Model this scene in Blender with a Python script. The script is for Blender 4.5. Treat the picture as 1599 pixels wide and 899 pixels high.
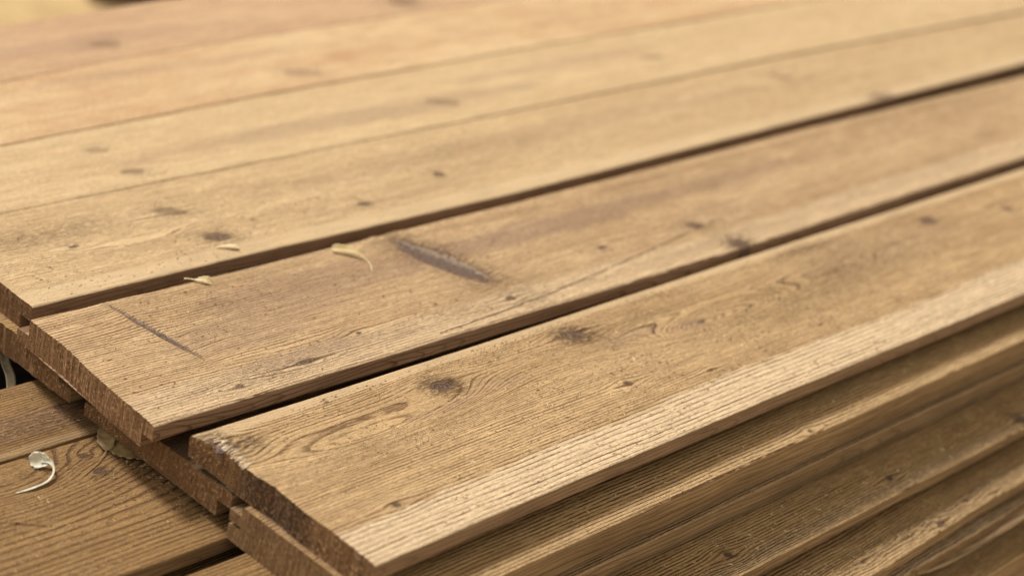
import bpy, math, random
import numpy as np
from mathutils import Vector, Matrix

for o in list(bpy.data.objects): bpy.data.objects.remove(o)
S = bpy.context.scene
COL = S.collection
MM = 0.001

# ------------------------------------------------------------------ camera
cam = bpy.data.cameras.new("camera")
cam.sensor_width = 36.0
cam.lens = 66.408
cam.clip_start = 0.02
cam.clip_end = 400
cam.dof.use_dof = True
cam.dof.focus_distance = 1.135
cam.dof.aperture_fstop = 66.408 * MM / 0.0146     # physical aperture about 15 mm across
camo = bpy.data.objects.new("camera", cam)
COL.objects.link(camo)
RX = Vector((0.6822670842765758, -0.7115567263168523, 0.16792453943954783))
UP = Vector((0.20179408391324655, 0.4040441840910331, 0.8922037015165455))
FW = Vector((0.7027024785856056, 0.5748350394117043, -0.419253985138115))
mw = Matrix((RX, UP, -FW)).transposed().to_4x4()
mw.translation = Vector((-0.6095263786, -0.5547406414, 0.5493837327))
camo.matrix_world = mw
S.camera = camo

# ------------------------------------------------------------------ world, sun, exposure
SUN_EL, SUN_AZ = 50.0, -4.0     # azimuth from +Y (across the boards, away) towards +X
w = bpy.data.worlds.new("World"); S.world = w
w.use_nodes = True
nt = w.node_tree
bg = nt.nodes.get('Background') or nt.nodes.new('ShaderNodeBackground')
sky = nt.nodes.new('ShaderNodeTexSky')
sky.sky_type = 'NISHITA'; sky.sun_disc = False
sky.sun_elevation = math.radians(SUN_EL)
sky.sun_rotation = math.radians(SUN_AZ)
sky.air_density = 1.6; sky.dust_density = 4.0; sky.ozone_density = 0.6
# thin bright cloud evens out the blue of the clear sky
mxs = nt.nodes.new('ShaderNodeMix'); mxs.data_type = 'RGBA'; mxs.inputs[0].default_value = 0.85
mxs.inputs[7].default_value = (7.7, 6.85, 5.6, 1.0)
nt.links.new(sky.outputs[0], mxs.inputs[6]); nt.links.new(mxs.outputs[2], bg.inputs[0])
bg.inputs[1].default_value = 0.074
sun = bpy.data.lights.new("sun", 'SUN')
sun.energy = 3.0; sun.angle = math.radians(13); sun.color = (1.0, 0.94, 0.84)
suno = bpy.data.objects.new("sun", sun); COL.objects.link(suno)
sd = Vector((math.sin(math.radians(SUN_AZ)) * math.cos(math.radians(SUN_EL)),
             math.cos(math.radians(SUN_AZ)) * math.cos(math.radians(SUN_EL)),
             math.sin(math.radians(SUN_EL))))
suno.rotation_euler = sd.to_track_quat('Z', 'Y').to_euler()
suno.location = (0, 0, 3)
vs = S.view_settings
vs.view_transform = 'Standard'; vs.look = 'None'; vs.exposure = 0.46; vs.gamma = 1.0
vs.use_curve_mapping = False
S.render.resolution_x = 1024; S.render.resolution_y = 575
S.render.engine = 'CYCLES'

# ------------------------------------------------------------------ helpers
def tag(o, label=None, cat=None, group=None, kind=None):
    if label: o['label'] = label
    if cat: o['category'] = cat
    if group: o['group'] = group
    if kind: o['kind'] = kind
    return o

class NB:
    """small node-graph writer"""
    def __init__(s, name):
        s.m = bpy.data.materials.new(name); s.m.use_nodes = True
        s.t = s.m.node_tree; s.t.nodes.clear()
        s.out = s.t.nodes.new('ShaderNodeOutputMaterial')
        s.bsdf = s.t.nodes.new('ShaderNodeBsdfPrincipled')
        s.t.links.new(s.bsdf.outputs[0], s.out.inputs[0])
        s.tc = s.t.nodes.new('ShaderNodeTexCoord')
        s.sep = s.t.nodes.new('ShaderNodeSeparateXYZ')
        s.t.links.new(s.tc.outputs['Object'], s.sep.inputs[0])
        s.x, s.y, s.z = s.sep.outputs
    def put(s, sock, v):
        if hasattr(v, 'is_output'): s.t.links.new(v, sock)
        elif isinstance(v, tuple): sock.default_value = v if len(v) == len(sock.default_value) else v + (1.0,)
        else: sock.default_value = v
    def m2(s, op, a, b=0.0, c=None, clamp=False):
        n = s.t.nodes.new('ShaderNodeMath'); n.operation = op; n.use_clamp = clamp
        s.put(n.inputs[0], a); s.put(n.inputs[1], b)
        if c is not None: s.put(n.inputs[2], c)
        return n.outputs[0]
    def add(s, a, b): return s.m2('ADD', a, b)
    def sub(s, a, b): return s.m2('SUBTRACT', a, b)
    def mul(s, a, b): return s.m2('MULTIPLY', a, b)
    def ss(s, v, lo, hi, a=0.0, b=1.0):
        n = s.t.nodes.new('ShaderNodeMapRange'); n.interpolation_type = 'SMOOTHSTEP'
        s.put(n.inputs['Value'], v); n.inputs['From Min'].default_value = lo; n.inputs['From Max'].default_value = hi
        n.inputs['To Min'].default_value = a; n.inputs['To Max'].default_value = b
        return n.outputs[0]
    def vec(s, x, y, z=0.0):
        n = s.t.nodes.new('ShaderNodeCombineXYZ')
        s.put(n.inputs[0], x); s.put(n.inputs[1], y); s.put(n.inputs[2], z)
        return n.outputs[0]
    def noise(s, v, scale=1.0, detail=2.0, rough=0.5, dist=0.0):
        n = s.t.nodes.new('ShaderNodeTexNoise'); n.noise_dimensions = '3D'
        s.put(n.inputs['Vector'], v); n.inputs['Scale'].default_value = scale
        n.inputs['Detail'].default_value = detail; n.inputs['Roughness'].default_value = rough
        n.inputs['Distortion'].default_value = dist
        return n.outputs['Fac']
    def attr(s, name):
        n = s.t.nodes.new('ShaderNodeAttribute'); n.attribute_name = name
        return n.outputs['Fac']
    def mix(s, f, a, b, mode='MIX'):
        n = s.t.nodes.new('ShaderNodeMix'); n.data_type = 'RGBA'; n.blend_type = mode
        s.put(n.inputs[0], f); s.put(n.inputs[6], a); s.put(n.inputs[7], b)
        return n.outputs[2]
    def scale(s, col, f):
        n = s.t.nodes.new('ShaderNodeVectorMath'); n.operation = 'SCALE'
        s.put(n.inputs[0], col); s.put(n.inputs['Scale'], f)
        return n.outputs[0]
    def finish(s, col, h=None, rough=0.8, spec=0.25, dist=1.0):
        s.put(s.bsdf.inputs['Base Color'], col)
        s.put(s.bsdf.inputs['Roughness'], rough)
        s.bsdf.inputs['Specular IOR Level'].default_value = spec
        if h is not None:
            b = s.t.nodes.new('ShaderNodeBump'); b.inputs['Strength'].default_value = 1.0
            b.inputs['Distance'].default_value = dist
            s.put(b.inputs['Height'], h)
            s.t.links.new(b.outputs[0], s.bsdf.inputs['Normal'])
        return s.m

# ------------------------------------------------------------------ wood
# sawn upper face.  attributes on the mesh: ph (growth ring phase), kd (distance to nearest knot,
# 1 = its rim), st (mauve heartwood stain, and painted shade on A2's end), pl (pale ridged sapwood), sm (smooth planed strip), fz (fibre tear-out), ck (crack)
def face_mat(name, seed, light=(0.50, 0.345, 0.19), deep=(0.33, 0.20, 0.095), tone=1.0, groove=0.55, relief=1.0, dust=0.5, mott=1.0):
    b = NB(name)
    x, y = b.add(b.x, seed * 1.37), b.y
    ph = b.attr('ph'); kd = b.attr('kd'); st = b.attr('st'); pl = b.attr('pl'); smo = b.attr('sm'); fz = b.attr('fz'); ck = b.attr('ck')
    # slow drift of rings along the board
    wob = b.noise(b.vec(b.mul(x, 9.0), b.mul(ph, 0.12), seed), 1, 3, 0.55)
    wob2 = b.noise(b.vec(b.mul(x, 40.0), b.mul(ph, 0.6), seed + 3), 1, 2, 0.6)
    p = b.add(ph, b.add(b.mul(b.sub(wob, .5), 1.0), b.mul(b.sub(wob2, .5), 0.22)))
    fr = b.m2('FRACT', p)
    cell = b.m2('FLOOR', p)
    cr = b.t.nodes.new('ShaderNodeTexWhiteNoise'); cr.noise_dimensions = '1D'
    b.put(cr.inputs['W'], b.add(cell, seed * 7.0)); rnd = cr.outputs['Value']
    line = b.mul(b.ss(fr, .50, .86), b.ss(fr, 1.0, .93))
    brk = b.noise(b.vec(b.mul(x, 70.0), b.mul(y, 700.0), seed), 1, 2, 0.6)
    line = b.mul(line, b.ss(brk, .34, .54, .12, 1.0))
    line = b.mul(line, b.add(.5, b.mul(rnd, .7)))
    # fuzzy torn fibres, pits and crumbs
    fuzz = b.noise(b.vec(b.mul(x, 250.0), b.mul(y, 680.0), seed + 5), 1, 4, 0.7)
    fibre = b.noise(b.vec(b.mul(x, 26.0), b.mul(y, 1100.0), seed + 9), 1, 3, 0.65)
    pit = b.ss(b.noise(b.vec(b.mul(x, 420.0), b.mul(y, 760.0), seed + 11), 1, 2, .6), .60, .72)
    grit = b.noise(b.vec(b.mul(x, 900.0), b.mul(y, 1100.0), seed + 21), 1, 2, .7)
    big = b.noise(b.vec(b.mul(x, 5.0), b.mul(y, 22.0), seed + 2), 1, 3, 0.55)
    mid = b.noise(b.vec(b.mul(x, 26.0), b.mul(y, 60.0), seed + 4), 1, 3, 0.6)
    ringt = b.noise(b.vec(b.mul(x, 1.5), b.mul(p, 0.31), seed + 7), 1, 2, 0.6)
    f = b.add(b.mul(b.sub(big, .5), 1.3 * mott), b.add(b.mul(b.sub(mid, .5), .8 * mott), b.mul(b.sub(ringt, .5), 1.2)))
    f = b.m2('ADD', f, .42, clamp=True)
    col = b.mix(f, light, deep)
    col = b.mix(b.mul(pl, .72), col, (0.70, 0.545, 0.365))
    # dusty veil
    dv = b.mul(b.ss(b.noise(b.vec(b.mul(x, 14.0), b.mul(y, 30.0), seed + 31), 1, 4, .65), .42, .62), dust)
    dv = b.mul(dv, b.sub(1.0, b.mul(pl, .8)))
    col = b.mix(b.mul(dv, .5), col, (0.50, 0.35, 0.185))
    # lines
    notsm = b.sub(1.0, b.mul(smo, .75))
    lamt = b.mul(b.mul(line, groove), b.mul(notsm, b.sub(1.0, b.mul(dv, .55))))
    lamt = b.mul(lamt, b.sub(1.0, b.mul(pl, .25)))
    col = b.mix(lamt, col, (0.12, 0.058, 0.024))
    # mauve stain, and the shade painted at A2's end
    stf = b.mul(st, b.add(.35, b.mul(fibre, .9)))
    col = b.mix(b.mul(stf, .75), col, (0.235, 0.145, 0.105))
    # fuzz shading of colour (dark dirt caught between fibres)
    rf = b.mul(notsm, b.add(.6, b.mul(fz, 1.2)))
    dark = b.add(1.0, b.mul(b.sub(fuzz, .5), b.mul(rf, 2.2)))
    dark = b.mul(dark, b.add(1.0, b.mul(b.sub(fibre, .5), 1.5)))
    dark = b.mul(dark, b.add(1.0, b.mul(b.sub(grit, .5), .9)))
    col = b.scale(col, dark)
    col = b.mix(b.mul(b.mul(pit, notsm), .28), col, (0.10, 0.052, 0.026))
    col = b.mix(b.mul(smo, .5), col, (0.47, 0.36, 0.23))
    # torn dark fibres next to knots
    tear = b.mul(fz, b.ss(b.noise(b.vec(b.mul(x, 120.0), b.mul(y, 500.0), seed + 13), 1, 3, .7, .6), .44, .60))
    col = b.mix(b.mul(tear, .8), col, (0.10, 0.052, 0.027))
    # knots
    kn = b.ss(b.add(kd, b.mul(b.sub(mid, .5), .25)), 1.12, .70)
    kr = b.m2('SINE', b.add(b.mul(kd, 19.0), b.mul(fuzz, 4.0)))
    kcol = b.mix(b.add(.5, b.mul(kr, .5)), (0.095, 0.056, 0.040), (0.20, 0.125, 0.085))
    kcol = b.mix(b.ss(fuzz, .55, .75), kcol, (0.30, 0.215, 0.15))
    col = b.mix(b.mul(kn, .88), col, kcol)
    rim = b.mul(b.ss(kd, .72, .98), b.ss(kd, 1.25, 1.0))
    col = b.mix(b.mul(rim, .35), col, (0.08, 0.043, 0.025))
    # crack
    wk = b.noise(b.vec(b.mul(x, 60.0), 0.0, seed), 1, 3, .6)
    cka = b.add(ck, b.mul(b.sub(wk, .5), .0036))
    crk = b.mul(b.ss(b.m2('ABSOLUTE', cka), .0009, .0002), b.ss(wk, .36, .44))
    col = b.mix(b.mul(crk, .9), col, (0.05, 0.026, 0.013))
    col = b.scale(col, tone)
    h = b.mul(b.sub(0.0, line), b.mul(notsm, b.add(.00055 * relief, b.mul(pl, .00035))))
    h = b.add(h, b.mul(b.mul(b.m2('SINE', b.mul(fr, 3.14159)), b.add(.3, pl)), .00028 * relief))
    h = b.add(h, b.mul(b.mul(fuzz, rf), .0016 * relief))
    h = b.add(h, b.mul(b.mul(fibre, notsm), .0006 * relief))
    h = b.add(h, b.mul(b.mul(grit, notsm), .00035 * relief))
    h = b.sub(h, b.mul(pit, .0004 * relief))
    h = b.sub(h, b.mul(tear, .0008))
    h = b.add(h, b.mul(b.mul(kr, kn), .0003))
    h = b.sub(h, b.mul(crk, .0012))
    return b.finish(col, h, .82, .2)

def edge_mat(name, seed, base=(0.33, 0.215, 0.13), dark=(0.17, 0.09, 0.05), tone=1.0, arches=.6):
    """planed sides, lips and tongues: smoother, long soft figure and a few arched ring lines"""
    b = NB(name)
    x = b.add(b.x, seed * 2.1)
    yz = b.add(b.z, b.mul(b.y, .6))
    n1 = b.noise(b.vec(b.mul(x, 8.0), b.mul(yz, 90.0), seed), 1, 3, .55)
    arch = b.add(b.mul(x, 26.0), b.mul(b.m2('POWER', b.add(b.mul(b.m2('ABSOLUTE', b.sub(b.z, .012)), 160.0), 0.0001), 2.0), 1.1))
    arch = b.add(arch, b.mul(b.noise(b.vec(b.mul(x, 12.0), b.mul(yz, 20.0), seed + 1), 1, 2, .5), 5.0))
    fr = b.m2('FRACT', arch)
    line = b.mul(b.ss(fr, .75, .95), b.ss(fr, 1.0, .97))
    line = b.mul(line, b.ss(b.noise(b.vec(b.mul(x, 7.0), 0.0, seed + 8), 1, 1, .5), .42, .56))
    gl = b.m2('FRACT', b.add(b.mul(yz, 300.0), b.mul(b.noise(b.vec(b.mul(x, 7.0), b.mul(yz, 30.0), seed + 5), 1, 2, .5), 5.0)))
    gl = b.mul(b.ss(gl, .6, .9), b.ss(gl, 1.0, .95))
    fine = b.noise(b.vec(b.mul(x, 60.0), b.mul(yz, 1500.0), seed + 3), 1, 2, .6)
    mott = b.noise(b.vec(b.mul(x, 25.0), b.mul(yz, 60.0), seed + 15), 1, 4, .65)
    col = b.mix(b.ss(n1, .3, .7), base, b_avg(base, dark, .45))
    col = b.mix(b.mul(gl, .75), col, dark)
    col = b.mix(b.mul(line, arches), col, dark)
    col = b.scale(col, b.mul(b.add(.8, b.mul(fine, .4)), b.add(.55, b.mul(mott, .9))))
    col = b.scale(col, tone)
    h = b.add(b.mul(fine, .00018), b.mul(b.noise(b.vec(b.mul(x, 200.0), b.mul(yz, 500.0), seed), 1, 3, .6), .0002))
    h = b.sub(h, b.mul(gl, .0002))
    return b.finish(col, h, .7, .25)

def b_avg(a, c, t): return tuple(p * (1 - t) + q * t for p, q in zip(a, c))

def end_mat(name, seed, base=(0.33, 0.20, 0.105), dark=(0.105, 0.055, 0.028), pith=(0.06, -0.05), rough=1.0, darkpatch=None, tone=1.0):
    """crosscut ends: curved rings, upright saw scratches, bright torn fibre tips"""
    b = NB(name)
    base = tuple(c * 1.08 for c in base)
    dy = b.sub(b.y, pith[0]); dz = b.sub(b.z, pith[1])
    r = b.m2('SQRT', b.add(b.mul(dy, dy), b.mul(dz, dz)))
    r = b.add(r, b.mul(b.noise(b.vec(b.mul(b.y, 60.0), b.mul(b.z, 60.0), seed), 1, 2, .5), .003))
    fr = b.m2('FRACT', b.mul(r, 620.0))
    ring = b.mul(b.ss(fr, .45, .85), b.ss(fr, 1.0, .92))
    lean = b.add(b.y, b.mul(b.z, .25))
    saw = b.noise(b.vec(b.mul(lean, 650.0), b.mul(b.z, 28.0), seed + 2), 1, 3, .65)
    sawc = b.noise(b.vec(b.mul(lean, 180.0), b.mul(b.z, 8.0), seed + 6), 1, 2, .6)
    tip = b.noise(b.vec(b.mul(b.y, 520.0), b.mul(b.z, 380.0), seed + 4), 1, 3, .62)
    zone = b.ss(b.noise(b.vec(b.mul(b.y, 28.0), b.mul(b.z, 30.0), seed + 9), 1, 2, .5), .40, .60)
    tips = b.mul(b.ss(tip, .55, .66), b.add(.25, b.mul(zone, .75 * rough)))
    mott = b.noise(b.vec(b.mul(b.y, 40.0), b.mul(b.z, 55.0), seed + 14), 1, 3, .6)
    col = b.mix(b.ss(mott, .3, .7), base, b_avg(base, dark, .5))
    col = b.mix(b.mul(ring, .38), col, dark)
    col = b.mix(b.mul(b.ss(saw, .40, .62), .55), col, dark)
    col = b.mix(b.mul(tips, .75), col, (0.62, 0.44, 0.26))
    col = b.mix(b.mul(b.ss(tip, .44, .36), .5), col, (0.06, 0.03, 0.016))
    if darkpatch:
        c, wd = darkpatch
        q = b.ss(b.m2('ABSOLUTE', b.sub(b.add(b.y, b.mul(b.sub(mott, .5), .02)), c)), wd, wd * .4)
        col = b.mix(b.mul(q, b.add(.35, b.mul(b.ss(tip, .60, .48), .45))), col, (0.055, 0.036, 0.028))
    col = b.scale(col, tone)
    h = b.add(b.mul(saw, .0007), b.add(b.mul(tip, .0011 * rough), b.mul(sawc, .0006)))
    h = b.sub(h, b.mul(ring, .0002))
    return b.finish(col, h, .85, .15)

# value noise in numpy
def vnoise(x, y, seed):
    rs = np.random.RandomState(seed); L = rs.rand(64, 64)
    xi = np.floor(x).astype(int); yi = np.floor(y).astype(int)
    fx = x - xi; fy = y - yi
    fx = fx * fx * (3 - 2 * fx); fy = fy * fy * (3 - 2 * fy)
    a = L[xi % 64, yi % 64]; b_ = L[(xi + 1) % 64, yi % 64]; c = L[xi % 64, (yi + 1) % 64]; d = L[(xi + 1) % 64, (yi + 1) % 64]
    return (a * (1 - fx) + b_ * fx) * (1 - fy) + (c * (1 - fx) + d * fx) * fy - .5
def fbm(x, y, seed, o=3):
    return sum(vnoise(x * 2 ** i, y * 2 ** i, seed + i) / 2 ** i for i in range(o))
def ssn(v, lo, hi):
    t = np.clip((v - lo) / (hi - lo), 0, 1); return t * t * (3 - 2 * t)

LIP = [(0, 0), (0, -10), (12, -10.5), (12, -20)]
SQR = [(0, 0), (0, -20)]
TNG = [(0, 0), (0, -11), (12, -11.5), (12, -19.5), (0, -20)]

def board(name, label, front, back, ztop, mats, x0=0.0, x1=2300.0, end=None, fp=LIP, bp=TNG, th=20.0, seed=1,
          fine_x=(0, 700), dx=2.5, ny=60, knots=(), loops=(), stains_shade=(), tears=(), crack=None, pale=(), smooth=(), spacing=None,
          warp=1.1, group=None, jag=.5, sag=0.0, edgewave=.16, category='board', pits=()):
    """all figures in mm.  front/back: (x, y) polylines of the two long edges of the upper face"""
    fx = np.arange(x0 if fine_x is None else max(x0, fine_x[0]), x1 if fine_x is None else min(x1, fine_x[1]), dx)
    if fine_x is None: xs = np.linspace(x0, x1, 30)
    else:
        pre = np.arange(x0, fx[0], 12.0) if fx[0] - x0 > 12 else np.array([])
        xs = np.concatenate([pre, fx, np.arange(fx[-1] + 20, x1, 20.0), [x1]])
        xs = np.unique(xs)
    nx = len(xs)
    F = np.array(front, float); B = np.array(back, float)
    yf = np.interp(xs, F[:, 0], F[:, 1]); yb = np.interp(xs, B[:, 0], B[:, 1])
    rs = np.random.RandomState(seed)
    yf = yf + fbm(xs / 60., xs * 0, seed + 50) * edgewave * 2 + fbm(xs / 6., xs * 0, seed + 51) * edgewave
    yb = yb + fbm(xs / 60., xs * 0, seed + 52) * edgewave * 2
    r = 0.7
    s = np.linspace(0, 1, ny)
    width = (yb - yf)[:, None]
    Y = yf[:, None] + r + s[None, :] * (width - 2 * r)
    X = np.repeat(xs[:, None], ny, 1)
    if end is None: end = [(-1000, x0), (1000, x0)]
    Ee = np.array(sorted(end), float)
    def xend(y): return np.interp(y, Ee[:, 0], Ee[:, 1]) + fbm(y / 2.2, y * 0, seed + 60, 2) * jag + fbm(y / 17., y * 0, seed + 61, 2) * jag
    # pull the first stations on to the sawn end line
    def shear(Xa, Ya):
        e = xend(Ya) - x0
        k = np.clip(1 - (Xa - x0) / 60.0, 0, 1)
        return Xa + e * k
    Xt = shear(X, Y)
    # fields on the upper face
    rel = Y - yf[:, None]
    lo = fbm(Xt / 320., Y / 45., seed + 1, 2)
    g = rel + lo * warp * 2.0
    ph_src = g.copy()
    Z = np.zeros_like(Y) + fbm(Xt / 90., Y / 30., seed + 9, 3) * .25 + fbm(Xt / 11., Y / 5., seed + 19, 2) * .22
    kd = np.full_like(Y, 9.0); fz = np.zeros_like(Y)
    for k in knots:
        kx, ky, rx, ry = k[:4]; ang = k[4] if len(k) > 4 else 0; dep = k[5] if len(k) > 5 else .6; halo = k[6] if len(k) > 6 else .3
        ca, sa = math.cos(math.radians(ang)), math.sin(math.radians(ang))
        dxk = Xt - kx; dyk = Y - ky
        u = dxk * ca + dyk * sa; v = -dxk * sa + dyk * ca
        d = np.sqrt((u / rx) ** 2 + (v / ry) ** 2) + fbm(Xt / 5., Y / 5., seed + 77) * .15
        d0 = d; d = np.maximum(d, k[7]) if len(k) > 7 else d
        kd = np.minimum(kd, d)
        ey = min(max(ry, abs(rx * sa)), 14); ex = min(max(rx, abs(ry * sa)), 22) if abs(sa) < .9 else max(ry, 4)
        fl = .85 if rx < 25 else .25
        ph_src -= dyk * fl * np.exp(-(dxk / (3.0 * ex + 6)) ** 2 - (dyk / (2.1 * ey + 3)) ** 2)
        Z -= dep * np.exp(-(d ** 2) * 1.3) * .9
        Z += dep * .45 * np.exp(-((d - 1.45) / .35) ** 2)
        fz = np.maximum(fz, halo * np.exp(-np.maximum(d - 1.0, 0) ** 2 * .9))
    for (cx, cy, Lx, Ly, amp) in loops:
        ph_src += amp * np.exp(-((Xt - cx) / Lx) ** 2 - ((Y - cy) / Ly) ** 2)
    for (cx, cy, Lx, Ly, amp) in tears:
        fz = np.maximum(fz, amp * np.exp(-((Xt - cx) / Lx) ** 2 - ((Y - cy) / Ly) ** 2))
    st = np.zeros_like(Y)
    for (cx, cy, Lx, Ly, amp) in stains_shade:
        e = ((Xt - cx) / Lx) ** 2 + ((Y - cy) / Ly) ** 2 + fbm(Xt / 40., Y / 6., seed + 5) * .9
        st = np.maximum(st, amp * ssn(e, 1.3, .35))
    pl = np.zeros_like(Y)
    for (a, c, soft, amp) in pale:
        q = rel + fbm(Xt / 120., Y / 30., seed + 8) * 5 + fbm(Xt / 14., Y / 2.5, seed + 88) * 3
        pl = np.maximum(pl, amp * ssn(q, a - soft, a) * ssn(q, c + soft, c))
    sm_ = np.zeros_like(Y)
    for (a, c, soft, amp) in smooth:
        q = rel + fbm(Xt / 160., Y / 30., seed + 18) * 2
        sm_ = np.maximum(sm_, amp * ssn(q, a - soft, a) * ssn(q, c + soft, c))
    ck = np.full_like(Y, 1.0)
    if crack:
        C = np.array(crack, float); yc = np.interp(xs, C[:, 0], C[:, 1], left=-999, right=-999)
        dist = (Y - yc[:, None]) * MM
        ck = np.where((yc > -900)[:, None], np.clip(dist, -.05, .05), 1.0)
    # ring phase with a spacing that varies across the board
    tb = np.linspace(-60, 320, 1600)
    if spacing is None: spacing = [(0, 2.6), (200, 2.6)]
    sp = np.interp(tb, [q[0] for q in spacing], [q[1] for q in spacing]) * (1 + .35 * fbm(tb / 9., tb * 0, seed + 33))
    cum = np.cumsum(np.gradient(tb) / sp)
    ph = np.interp(ph_src, tb, cum)
    for (cx, cy, rr, dep) in pits:
        Z -= dep * np.exp(-((Xt - cx) ** 2 + (Y - cy) ** 2) / rr ** 2)
    verts = []; faces = []; mat = []; attrs = {k: [] for k in ('ph', 'kd', 'st', 'pl', 'sm', 'fz', 'ck')}
    def addgrid(GX, GY, GZ, m, at=None, flip=False):
        base = sum(len(v) for v in verts)
        n, k = GX.shape
        verts.append(np.stack([GX, GY, GZ], -1).reshape(-1, 3))
        idx = base + np.arange(n * k).reshape(n, k)
        q = np.stack([idx[:-1, :-1], idx[1:, :-1], idx[1:, 1:], idx[:-1, 1:]], -1).reshape(-1, 4)
        if flip: q = q[:, ::-1]
        faces.append(q); mat.append(np.full(len(q), m))
        for a in attrs:
            v = at[a] if at else np.full(n * k, 9.0 if a == 'kd' else (1.0 if a == 'ck' else 0.0))
            attrs[a].append(np.asarray(v).reshape(-1))
        return idx
    droop = -sag * ((xs - x0) / 1000.) ** 2
    # rounded arrises: add one column each side
    Ya = np.concatenate([yf[:, None], Y, yb[:, None]], 1)
    Xa = np.concatenate([Xt[:, :1], Xt, Xt[:, -1:]], 1)
    Za = np.concatenate([Z[:, :1] - r, Z, Z[:, -1:] - r], 1) + droop[:, None]
    ex_ = lambda A: np.concatenate([A[:, :1], A, A[:, -1:]], 1)
    top = addgrid(Xa, Ya, Za, 0, dict(ph=ex_(ph), kd=ex_(kd), st=ex_(st), pl=ex_(pl), sm=ex_(sm_), fz=ex_(fz), ck=ex_(ck)))
    # sides: from front profile, bottom, back profile
    fpts = [(a, z) for a, z in fp]; bpts = [(a, z) for a, z in bp]
    ringf = [];
    prof = []
    for i, (a, z) in enumerate(fpts): prof.append(('f', a, -r if i == 0 else z))
    for i, (a, z) in enumerate(reversed(bpts)): prof.append(('b', a, -r if i == len(bpts) - 1 else z))
    cols = []
    for (w_, a, z) in prof:
        yy = (yf + a) if w_ == 'f' else (yb + a)
        zz = np.full(nx, z) + droop
        if z == -r: zz = (Za[:, 0] if w_ == 'f' else Za[:, -1])
        xx = shear(xs.copy(), yy)
        if z == -r: xx = Xa[:, 0] if w_ == 'f' else Xa[:, -1]
        cols.append((xx, yy, zz))
    ends0 = list(top[0]); 
    order = []
    for i in range(len(cols) - 1):
        a, c = cols[i], cols[i + 1]
        long_ = abs(c[1][0] - a[1][0]) > 30
        idx = addgrid(np.stack([a[0], c[0]], 1), np.stack([a[1], c[1]], 1), np.stack([a[2], c[2]], 1), 1, flip=True)
        order.append(idx)
    V = np.concatenate(verts)
    # sawn ends: upright columns of small faces that follow the profile and the rough saw line
    nV = len(V)
    cap_faces = []
    extra = []
    for st_i, flip in ((0, False), (nx - 1, True)):
        topv = V[top[st_i]]
        pf = [(c[1][st_i], c[2][st_i]) for c in cols]          # front, under, back
        poly = [(p_[1], p_[2]) for p_ in topv][::-1] + pf[0:]
        P1 = np.array(poly); P2 = np.roll(P1, -1, axis=0)
        ys = np.unique(np.round(np.concatenate([topv[:, 1], [q[0] for q in pf]]), 3))
        if len(ys) > 1:
            keep = [ys[0]]
            for v in ys[1:]:
                if v - keep[-1] > .15 or any(abs(v - q[0]) < .01 for q in pf): keep.append(v)
            ys = np.array(keep)
        def cross(yq):
            a_, b2 = P1, P2
            m_ = ((a_[:, 0] <= yq) & (b2[:, 0] > yq)) | ((b2[:, 0] <= yq) & (a_[:, 0] > yq))
            t_ = (yq - a_[m_, 0]) / (b2[m_, 0] - a_[m_, 0])
            return np.sort(a_[m_, 1] + t_ * (b2[m_, 1] - a_[m_, 1]))
        K = 4
        for i in range(len(ys) - 1):
            ya, yc = ys[i], ys[i + 1]
            if yc - ya < .02: continue
            ca, cc = cross(ya + .004), cross(yc - .004)
            if len(ca) != len(cc) or len(ca) % 2: continue
            xa = float(shear(xs[st_i] + 0 * np.array([ya]), np.array([ya]))[0]); xc = float(shear(xs[st_i] + 0 * np.array([yc]), np.array([yc]))[0])
            for q in range(0, len(ca), 2):
                n0 = nV + sum(len(e) for e in extra)
                ev = []
                for k_ in range(K + 1):
                    t_ = k_ / K
                    ev.append((xa, ya, ca[q] * (1 - t_) + ca[q + 1] * t_)); ev.append((xc, yc, cc[q] * (1 - t_) + cc[q + 1] * t_))
                extra.append(np.array(ev))
                for k_ in range(K):
                    u = n0 + 2 * k_
                    f_ = [u, u + 2, u + 3, u + 1]
                    cap_faces.append(f_[::-1] if flip else f_)
    V = np.concatenate([V] + extra)
    for a in attrs:
        attrs[a].append(np.full(sum(len(e) for e in extra), 9.0 if a == 'kd' else (1.0 if a == 'ck' else 0.0)))
    FQ = np.concatenate(faces); M = np.concatenate(mat)
    org = np.array([x0, float(yf[0]), ztop - th])
    off = np.array([0, 0, ztop])
    V = (V + off - org) * MM
    me = bpy.data.meshes.new(name)
    nq = len(FQ); nl = nq * 4 + sum(len(c) for c in cap_faces)
    me.vertices.add(len(V)); me.vertices.foreach_set('co', V.astype(np.float32).reshape(-1))
    me.loops.add(nl)
    li = np.concatenate([FQ.reshape(-1)] + [np.array(c) for c in cap_faces])
    me.loops.foreach_set('vertex_index', li.astype(np.int32))
    starts = list(range(0, nq * 4, 4)); p = nq * 4
    for c in cap_faces: starts.append(p); p += len(c)
    me.polygons.add(nq + len(cap_faces))
    me.polygons.foreach_set('loop_start', np.array(starts, dtype=np.int32))
    mi = np.concatenate([M, np.full(len(cap_faces), 2)]).astype(np.int32)
    me.polygons.foreach_set('material_index', mi)
    me.polygons.foreach_set('use_smooth', (mi == 0))
    me.update(calc_edges=True)
    for a in attrs:
        at = me.attributes.new(a, 'FLOAT', 'POINT')
        at.data.foreach_set('value', np.concatenate(attrs[a]).astype(np.float32))
    for m in mats: me.materials.append(m)
    me.validate()
    o = bpy.data.objects.new(name, me); COL.objects.link(o)
    o.location = tuple(org * MM)
    tag(o, label, category, group)
    return o

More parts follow.
